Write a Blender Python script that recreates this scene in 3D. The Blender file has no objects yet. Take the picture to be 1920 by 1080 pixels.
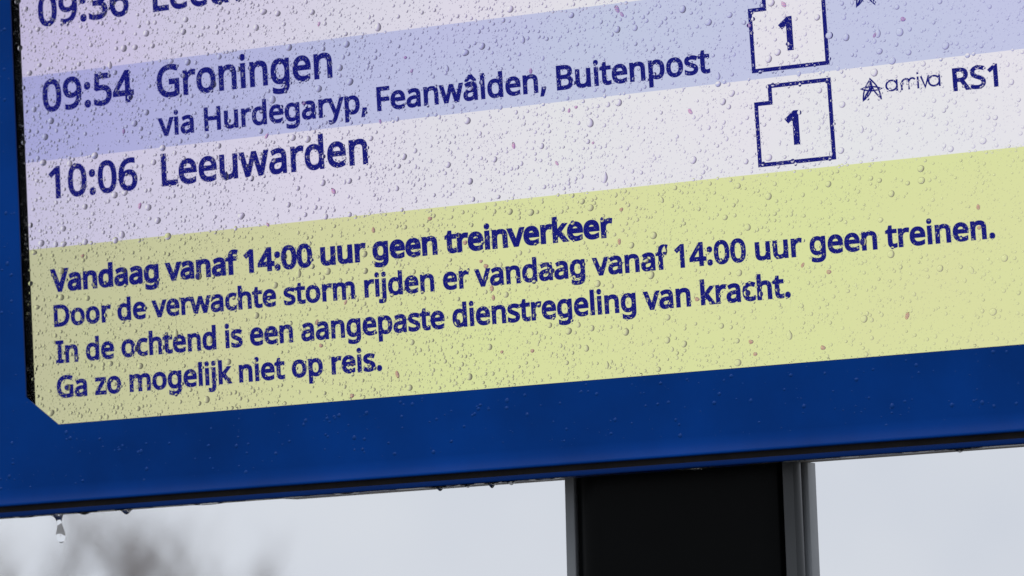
# Rain-covered train departure board on a wet, overcast day (close-up).
import bpy, bmesh, math, random
from mathutils import Vector, Matrix
from mathutils.geometry import delaunay_2d_cdt

S = bpy.context.scene
COL = S.collection
random.seed(11)
MM = 0.001
Z0 = 2.10                       # height of the board's reference point above the ground

# ------------------------------------------------------------------ camera
cam_d = bpy.data.cameras.new("camera")
cam_d.sensor_width = 36.0
cam_d.lens = 105.0
cam_d.clip_start = 0.05
cam_d.clip_end = 2000.0
cam = bpy.data.objects.new("camera", cam_d)
COL.objects.link(cam)
CAM = Vector((0.7492722, -2.22366825, -0.2519736 + Z0))
right = Vector((0.94408508, 0.32463633, -0.05757263))
down = Vector((-0.08890772, 0.08251989, -0.99261568))
fwd = Vector((-0.31748822, 0.94223231, 0.10676847))
m = Matrix((right, -down, -fwd)).transposed().to_4x4()
m.translation = CAM
cam.matrix_world = m
cam_d.dof.use_dof = True
cam_d.dof.focus_distance = 2.33
cam_d.dof.aperture_fstop = 8.0
S.camera = cam

# ------------------------------------------------------------------ sky, sun, exposure
SUN_EL, SUN_AZ = math.radians(52), math.radians(200)
w = bpy.data.worlds.new("World")
S.world = w
w.use_nodes = True
nt = w.node_tree
bg = nt.nodes["Background"]
sky = nt.nodes.new("ShaderNodeTexSky")
sky.sky_type = 'NISHITA'
sky.sun_disc = False
sky.sun_elevation = SUN_EL
sky.sun_rotation = SUN_AZ
sky.dust_density = 4.0
mix = nt.nodes.new("ShaderNodeMixRGB")          # a closed cloud deck over the clear sky
mix.inputs[0].default_value = 0.93
mix.inputs[2].default_value = (6.9, 7.3, 8.05, 1)
nt.links.new(sky.outputs[0], mix.inputs[1])
tcw = nt.nodes.new("ShaderNodeTexCoord")         # soft unevenness of the cloud deck
nw = nt.nodes.new("ShaderNodeTexNoise")
nw.inputs["Scale"].default_value = 9.0
nw.inputs["Detail"].default_value = 3.0
nt.links.new(tcw.outputs["Generated"], nw.inputs["Vector"])
rw = nt.nodes.new("ShaderNodeValToRGB")
rw.color_ramp.elements[0].position, rw.color_ramp.elements[0].color = 0.30, (.93, .94, .96, 1)
rw.color_ramp.elements[1].position, rw.color_ramp.elements[1].color = 0.70, (1.05, 1.04, 1.02, 1)
nt.links.new(nw.outputs["Fac"], rw.inputs[0])
mw = nt.nodes.new("ShaderNodeMixRGB")
mw.blend_type = 'MULTIPLY'
mw.inputs[0].default_value = 1.0
nt.links.new(mix.outputs[0], mw.inputs[1])
nt.links.new(rw.outputs[0], mw.inputs[2])
nt.links.new(mw.outputs[0], bg.inputs[0])
bg.inputs[1].default_value = 0.10

sun_d = bpy.data.lights.new("sun", 'SUN')
sun_d.energy = 0.6
sun_d.angle = math.radians(30)
sun_d.color = (1.0, 0.97, 0.93)
sun = bpy.data.objects.new("sun", sun_d)
COL.objects.link(sun)
sdir = Vector((math.sin(SUN_AZ) * math.cos(SUN_EL), math.cos(SUN_AZ) * math.cos(SUN_EL), math.sin(SUN_EL)))
sun.rotation_euler = sdir.to_track_quat('Z', 'Y').to_euler()

S.view_settings.view_transform = 'Standard'
S.view_settings.look = 'None'
S.view_settings.gamma = 1.0
S.view_settings.use_curve_mapping = False
S.view_settings.exposure = 0.0
S.render.engine = 'CYCLES'
S.cycles.max_bounces = 14
S.cycles.transmission_bounces = 10
S.cycles.transparent_max_bounces = 12
S.cycles.caustics_reflective = False
S.cycles.caustics_refractive = False
S.cycles.use_denoising = True
S.cycles.use_adaptive_sampling = False


# ------------------------------------------------------------------ helpers
def lin(r, g, b):
    f = lambda v: (v / 255 / 12.92) if v / 255 <= 0.04045 else ((v / 255 + 0.055) / 1.055) ** 2.4
    return (f(r), f(g), f(b), 1.0)


def new_mat(name):
    mt = bpy.data.materials.new(name)
    mt.use_nodes = True
    return mt, mt.node_tree, mt.node_tree.nodes["Principled BSDF"]


def mesh_obj(name, verts, faces, material, parent=None, smooth=False, sharp_from=None):
    me = bpy.data.meshes.new(name)
    me.from_pydata(verts, [], faces)
    me.update()
    if material:
        me.materials.append(material)
    if smooth:
        me.polygons.foreach_set("use_smooth", [True] * len(me.polygons))
    o = bpy.data.objects.new(name, me)
    COL.objects.link(o)
    if parent:
        o.parent = parent
    return o


def bm_obj(name, bm, material, parent=None, smooth=False, angle=None):
    bmesh.ops.recalc_face_normals(bm, faces=bm.faces)
    if angle is not None:
        for e in bm.edges:
            if len(e.link_faces) == 2 and e.calc_face_angle(0) > angle:
                e.smooth = False
    for f in bm.faces:
        f.smooth = smooth
    me = bpy.data.meshes.new(name)
    bm.to_mesh(me)
    bm.free()
    if material:
        me.materials.append(material)
    o = bpy.data.objects.new(name, me)
    COL.objects.link(o)
    if parent:
        o.parent = parent
    return o


def box(bm, x0, x1, y0, y1, z0, z1):
    v = [bm.verts.new(p) for p in ((x0, y0, z0), (x1, y0, z0), (x1, y1, z0), (x0, y1, z0),
                                   (x0, y0, z1), (x1, y0, z1), (x1, y1, z1), (x0, y1, z1))]
    for q in ((0, 1, 5, 4), (1, 2, 6, 5), (2, 3, 7, 6), (3, 0, 4, 7), (4, 5, 6, 7), (3, 2, 1, 0)):
        bm.faces.new([v[i] for i in q])


def loops_skin(bm, loops, cap_first=False, cap_last=False):
    rows = [[bm.verts.new(p) for p in lp] for lp in loops]
    n = len(rows[0])
    for a, b in zip(rows, rows[1:]):
        for i in range(n):
            j = (i + 1) % n
            bm.faces.new((a[i], a[j], b[j], b[i]))
    if cap_first:
        bm.faces.new(rows[0])
    if cap_last:
        bm.faces.new(rows[-1])


def thing(name, label, cat, loc=(0, 0, 0), group=None):
    o = bpy.data.objects.new(name, None)
    o.empty_display_size = 0.05
    COL.objects.link(o)
    o.location = loc
    return tag(o, label, cat, group)


def tag(o, label=None, cat=None, group=None, kind=None):
    if label:
        o["label"] = label
    if cat:
        o["category"] = cat
    if group:
        o["group"] = group
    if kind:
        o["kind"] = kind
    return o


# ------------------------------------------------------------------ materials
def lcd(name, rgb, gain=1.0):
    """Liquid-crystal display colour: it gives off light, strongest straight ahead and weaker, bluer at a slant."""
    mt, t, p = new_mat(name)
    N = t.nodes.new
    p.inputs["Base Color"].default_value = (0.006, 0.006, 0.008, 1)
    p.inputs["Roughness"].default_value = 0.5
    p.inputs["Specular IOR Level"].default_value = 0.0
    geo = N("ShaderNodeNewGeometry")
    dot = N("ShaderNodeVectorMath")
    dot.operation = 'DOT_PRODUCT'
    t.links.new(geo.outputs["Incoming"], dot.inputs[0])
    t.links.new(geo.outputs["Normal"], dot.inputs[1])
    ab = N("ShaderNodeMath")
    ab.operation = 'ABSOLUTE'
    t.links.new(dot.outputs["Value"], ab.inputs[0])
    ramp = N("ShaderNodeValToRGB")              # angular fall-off of the panel
    el = ramp.color_ramp.elements
    stops = [(0.0, (.02, .02, .03)), (0.45, (.035, .032, .05)), (0.66, (.13, .12, .17)), (0.80, (.38, .345, .46)),
             (0.875, (.69, .64, .88)), (0.915, (.87, .84, .95)), (0.94, (.96, .955, .97)), (0.985, (.985, .970, 1.0)), (1.0, (1.10, 1.09, 1.10))]
    el[0].position, el[0].color = stops[0][0], stops[0][1] + (1,)
    el[1].position, el[1].color = stops[-1][0], stops[-1][1] + (1,)
    for pos, c in stops[1:-1]:
        e = el.new(pos)
        e.color = c + (1,)
    t.links.new(ab.outputs[0], ramp.inputs[0])
    # faint pink and green moire patches, painted into the emitted colour
    tc = N("ShaderNodeTexCoord")
    ns = N("ShaderNodeTexNoise")
    ns.inputs["Scale"].default_value = 6.5
    ns.inputs["Detail"].default_value = 2.5
    t.links.new(tc.outputs["Object"], ns.inputs["Vector"])
    tint = N("ShaderNodeValToRGB")
    tint.color_ramp.elements[0].position = 0.33
    tint.color_ramp.elements[0].color = (.99, .962, 1.0, 1)
    tint.color_ramp.elements[1].position = 0.66
    tint.color_ramp.elements[1].color = (.98, .995, .975, 1)
    t.links.new(ns.outputs["Fac"], tint.inputs[0])
    m1 = N("ShaderNodeMixRGB")
    m1.blend_type = 'MULTIPLY'
    m1.inputs[0].default_value = 1.0
    t.links.new(ramp.outputs[0], m1.inputs[1])
    t.links.new(tint.outputs[0], m1.inputs[2])
    m2 = N("ShaderNodeMixRGB")
    m2.blend_type = 'MULTIPLY'
    m2.inputs[0].default_value = 1.0
    m2.inputs[2].default_value = lin(*rgb)
    t.links.new(m1.outputs[0], m2.inputs[1])
    t.links.new(m2.outputs[0], p.inputs["Emission Color"])
    p.inputs["Emission Strength"].default_value = gain
    return mt


M_PALE = lcd("display_pale", (235, 234, 238))
M_BLUE = lcd("display_light_blue", (199, 205, 232))
M_YELL = lcd("display_yellow", (223, 229, 165))
M_INK = lcd("display_ink", (20, 24, 118))


def water_mat(name):
    mt, t, p = new_mat(name)
    t.nodes.remove(p)
    g = t.nodes.new("ShaderNodeBsdfGlass")
    g.inputs["IOR"].default_value = 1.33
    g.inputs["Roughness"].default_value = 0.0
    t.links.new(g.outputs[0], t.nodes["Material Output"].inputs[0])
    return mt


M_WATER = water_mat("rain_water")


def painted_glint_mat():
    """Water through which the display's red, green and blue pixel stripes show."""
    mt, t, p = new_mat("painted_glint_water")
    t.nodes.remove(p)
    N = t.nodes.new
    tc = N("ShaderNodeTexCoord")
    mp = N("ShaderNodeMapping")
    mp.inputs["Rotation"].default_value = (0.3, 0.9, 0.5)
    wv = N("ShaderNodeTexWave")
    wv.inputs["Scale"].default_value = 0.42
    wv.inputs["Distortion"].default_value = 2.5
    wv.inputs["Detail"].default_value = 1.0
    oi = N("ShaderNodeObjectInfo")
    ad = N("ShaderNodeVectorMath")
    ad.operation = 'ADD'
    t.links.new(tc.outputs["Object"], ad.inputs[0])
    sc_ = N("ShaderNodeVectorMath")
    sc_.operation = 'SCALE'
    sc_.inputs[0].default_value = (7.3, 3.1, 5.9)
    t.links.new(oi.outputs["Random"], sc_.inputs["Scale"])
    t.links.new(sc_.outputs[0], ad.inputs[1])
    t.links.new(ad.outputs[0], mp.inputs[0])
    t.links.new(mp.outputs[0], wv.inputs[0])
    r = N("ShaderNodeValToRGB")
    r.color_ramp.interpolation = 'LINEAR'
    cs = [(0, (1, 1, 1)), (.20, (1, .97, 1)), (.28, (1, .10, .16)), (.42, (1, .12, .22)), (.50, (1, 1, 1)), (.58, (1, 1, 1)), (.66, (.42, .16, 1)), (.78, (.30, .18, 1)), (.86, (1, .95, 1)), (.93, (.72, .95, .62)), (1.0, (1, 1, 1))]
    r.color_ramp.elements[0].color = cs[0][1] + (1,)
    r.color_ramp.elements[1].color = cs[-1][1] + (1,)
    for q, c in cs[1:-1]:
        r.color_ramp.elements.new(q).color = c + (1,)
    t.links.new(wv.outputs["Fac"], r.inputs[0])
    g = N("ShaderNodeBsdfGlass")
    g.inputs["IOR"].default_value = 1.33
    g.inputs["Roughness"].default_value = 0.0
    t.links.new(r.outputs[0], g.inputs["Color"])  # streaked tint stands in for refracted pixel light
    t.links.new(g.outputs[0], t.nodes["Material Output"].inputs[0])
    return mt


M_PAINTED_GLINT = painted_glint_mat()

mt, t, p = new_mat("cover_glass")
t.nodes.remove(p)
tr = t.nodes.new("ShaderNodeBsdfTransparent")
tr.inputs[0].default_value = (.985, .99, .985, 1)
gl = t.nodes.new("ShaderNodeBsdfGlossy")
gl.inputs["Roughness"].default_value = 0.03
fr = t.nodes.new("ShaderNodeFresnel")
fr.inputs[0].default_value = 1.12                # anti-reflection coated
mx = t.nodes.new("ShaderNodeMixShader")
t.links.new(fr.outputs[0], mx.inputs[0])
t.links.new(tr.outputs[0], mx.inputs[1])
t.links.new(gl.outputs[0], mx.inputs[2])
t.links.new(mx.outputs[0], t.nodes["Material Output"].inputs[0])
M_GLASS = mt


def paint(name, col, rough, spec, var=0.0, scale=6.0, bump=0.0):
    mt, t, p = new_mat(name)
    N = t.nodes.new
    p.inputs["Roughness"].default_value = rough
    p.inputs["Specular IOR Level"].default_value = spec
    tc = N("ShaderNodeTexCoord")
    ns = N("ShaderNodeTexNoise")
    ns.inputs["Scale"].default_value = scale
    ns.inputs["Detail"].default_value = 5
    ns.inputs["Roughness"].default_value = 0.6
    t.links.new(tc.outputs["Object"], ns.inputs["Vector"])
    r = N("ShaderNodeValToRGB")
    lo = tuple(c * (1 - var) for c in col) + (1,)
    hi = tuple(c * (1 + var) for c in col) + (1,)
    r.color_ramp.elements[0].position, r.color_ramp.elements[0].color = 0.3, lo
    r.color_ramp.elements[1].position, r.color_ramp.elements[1].color = 0.7, hi
    t.links.new(ns.outputs["Fac"], r.inputs[0])
    t.links.new(r.outputs[0], p.inputs["Base Color"])
    if bump:
        n2 = N("ShaderNodeTexNoise")
        n2.inputs["Scale"].default_value = 900
        t.links.new(tc.outputs["Object"], n2.inputs["Vector"])
        b = N("ShaderNodeBump")
        b.inputs["Strength"].default_value = bump
        b.inputs["Distance"].default_value = 0.0005
        t.links.new(n2.outputs["Fac"], b.inputs["Height"])
        t.links.new(b.outputs[0], p.inputs["Normal"])
    return mt


M_FRAME = paint("blue_paint", (0.0004, 0.045, 0.265), 0.30, 0.05, 0.24, 6.0)
M_LIP = paint("blue_lip_paint", (0.0006, 0.036, 0.22), 0.25, 0.2, 0.1, 9.0)
M_BEADED = paint("wet_blue_paint", (0.001, 0.055, 0.29), 0.25, 0.2, 0.1, 20)
M_BLACK = paint("black_bezel", (0.004, 0.004, 0.005), 0.5, 0.1, 0.2)
M_RUBBER = paint("rubber_gasket", (0.030, 0.024, 0.022), 0.6, 0.25, 0.35, 40)
M_HOUSE = paint("housing_grey", (0.36, 0.33, 0.29), 0.5, 0.3, 0.2, 12)
M_POLE = paint("post_black", (0.0022, 0.0027, 0.003), 0.28, 0.08, 0.3)
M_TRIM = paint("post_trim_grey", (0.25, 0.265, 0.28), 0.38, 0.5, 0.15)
M_CORNER = paint("post_corner_grey", (0.055, 0.060, 0.064), 0.30, 0.5, 0.15)
M_BARK = paint("bare_bark", (0.24, 0.20, 0.175), 0.9, 0.1, 0.3, 3.0)
M_GROUND = paint("platform_paving", (0.16, 0.155, 0.15), 0.6, 0.3, 0.25, 0.8)

# ------------------------------------------------------------------ ground
g = 600.0
ground = mesh_obj("ground", [(-g, -g, 0), (g, -g, 0), (g, g, 0), (-g, g, 0)], [(0, 1, 2, 3)], M_GROUND)
tag(ground, "wet grey paving under the departure board", "ground", kind="structure")

# ------------------------------------------------------------------ the board
board = thing("departure_board", "blue framed train departure board with rain-covered lit display on a black post", "sign", (0, 0, Z0))
# levels in Y (towards the viewer is minus): display 0, black border -0.6, cover glass -5.5..-9, frame front -11 mm
YF = -0.0110
GX0, GX1, GZ0, GZ1 = -0.4270, 0.470, -0.0789, 0.372     # window in the frame
SX0, SX1, SZ0, SZ1 = -0.4240, 0.462, -0.0779, 0.3630    # lit area of the display


def octagon(x0, x1, z0, z1, c, y):
    cx, cz = c
    return [(x0 + cx, y, z0), (x1 - cx, y, z0), (x1, y, z0 + cz), (x1, y, z1 - cz),
            (x1 - cx, y, z1), (x0 + cx, y, z1), (x0, y, z1 - cz), (x0, y, z0 + cz)]


FX0, FX1, FZ0, FZ1 = -0.530, 0.575, -0.1432, 0.440       # frame's outer edge
bm = bmesh.new()
loops = [octagon(GX0, GX1, GZ0, GZ1, (.0288, .0248), -0.0092),
         octagon(GX0, GX1, GZ0, GZ1, (.0288, .0248), YF)]
FL, FD = 0.015, 0.0048         # the rim flares out towards the viewer over its last 15 mm
for i in range(0, 11):
    u = i / 10
    d = FL * (1 - u) + 0.0010 * u
    loops.append(octagon(FX0 + d, FX1 - d, FZ0 + d, FZ1 - d, (.004, .004), YF - FD * u ** 1.8))
for a in (30, 60, 90):
    t_ = math.radians(a)
    d = 0.001 * (1 - math.sin(t_))
    loops.append(octagon(FX0 + d, FX1 - d, FZ0 + d, FZ1 - d, (.004, .004), YF - FD + 0.001 * (1 - math.cos(t_))))
loops.append(octagon(FX0, FX1, FZ0, FZ1, (.004, .004), 0.006))
loops_skin(bm, loops)
bm_obj("front_frame", bm, M_FRAME, board, True, math.radians(38))


def ring(name, x0, x1, z0, z1, th, y0, y1, mat, bev=0.0):
    bm = bmesh.new()
    o = lambda d, y: octagon(x0 + d, x1 - d, z0 + d, z1 - d, (.004, .004), y)
    L = [o(th, y0), o(bev, y0)]
    if bev:
        for k in (30, 60):
            a = math.radians(k)
            L.append(o(bev * (1 - math.sin(a)), y0 + bev * (1 - math.cos(a))))
        L.append(o(0, y0 + bev))
    L += [o(0, y1), o(th, y1)]
    L.append(L[0])
    rows = [[bm.verts.new(p) for p in lp] for lp in L[:-1]]
    rows.append(rows[0])
    for a_, b_ in zip(rows, rows[1:]):
        for i in range(8):
            j = (i + 1) % 8
            bm.faces.new((a_[i], a_[j], b_[j], b_[i]))
    return bm_obj(name, bm, mat, board, True, math.radians(35))


ring("rubber_gasket", FX0 - .0046, FX1 + .0046, FZ0 - .0046, FZ1 + .0046, 0.012, -0.0060, 0.004, M_RUBBER)
ring("lower_lip", FX0 - .0098, FX1 + .0098, FZ0 - .0092, FZ1 + .0092, 0.0044, -0.0095, 0.012, M_LIP, 0.0022)
bm = bmesh.new()
box(bm, FX0 + .300, FX1 + .009, 0.0125, 0.085, FZ0 - .0074, FZ1 + .009)
bmesh.ops.bevel(bm, geom=bm.edges[:], offset=0.002, segments=2, affect='EDGES')
bm_obj("housing", bm, M_HOUSE, board, True, math.radians(35))

# black border between the frame and the lit area
bm = bmesh.new()
o_ = [(GX0 - .03, -0.0006, GZ0 - .03), (GX1 + .03, -0.0006, GZ0 - .03), (GX1 + .03, -0.0006, GZ1 + .03), (GX0 - .03, -0.0006, GZ1 + .03)]
i_ = [(SX0, -0.0006, SZ0), (SX1, -0.0006, SZ0), (SX1, -0.0006, SZ1), (SX0, -0.0006, SZ1)]
b_ = [(x, -0.0001, z) for x, y, z in i_]
loops_skin(bm, [o_, i_, b_])
bm_obj("black_border", bm, M_BLACK, board)

# cover glass
bm = bmesh.new()
box(bm, GX0 - .02, GX1 + .02, -0.0090, -0.0055, GZ0 - .02, GZ1 + .02)
bm_obj("cover_glass", bm, M_GLASS, board)

# lit display and what it shows
bm = bmesh.new()
box(bm, SX0 - .01, SX1 + .01, 0.0, 0.0052, SZ0 - .01, SZ1 + .01)
screen = bm_obj("display", bm, M_PALE, board)


def sheet(name, x0, x1, z0, z1, y, mat):
    return mesh_obj(name, [(x0, y, z0), (x1, y, z0), (x1, y, z1), (x0, y, z1)], [(0, 1, 2, 3)], mat, screen)


ROW = 0.0732
sheet("row_band", SX0 - .004, SX1 + .004, 0.1438, 0.2168, -0.00012, M_BLUE)
sheet("row_band", SX0 - .004, SX1 + .004, 0.1438 + 2 * ROW, 0.2168 + 2 * ROW, -0.00012, M_BLUE)
sheet("message_band", SX0 - .004, SX1 + .004, SZ0 - .004, 0.0701, -0.00012, M_YELL)

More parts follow.
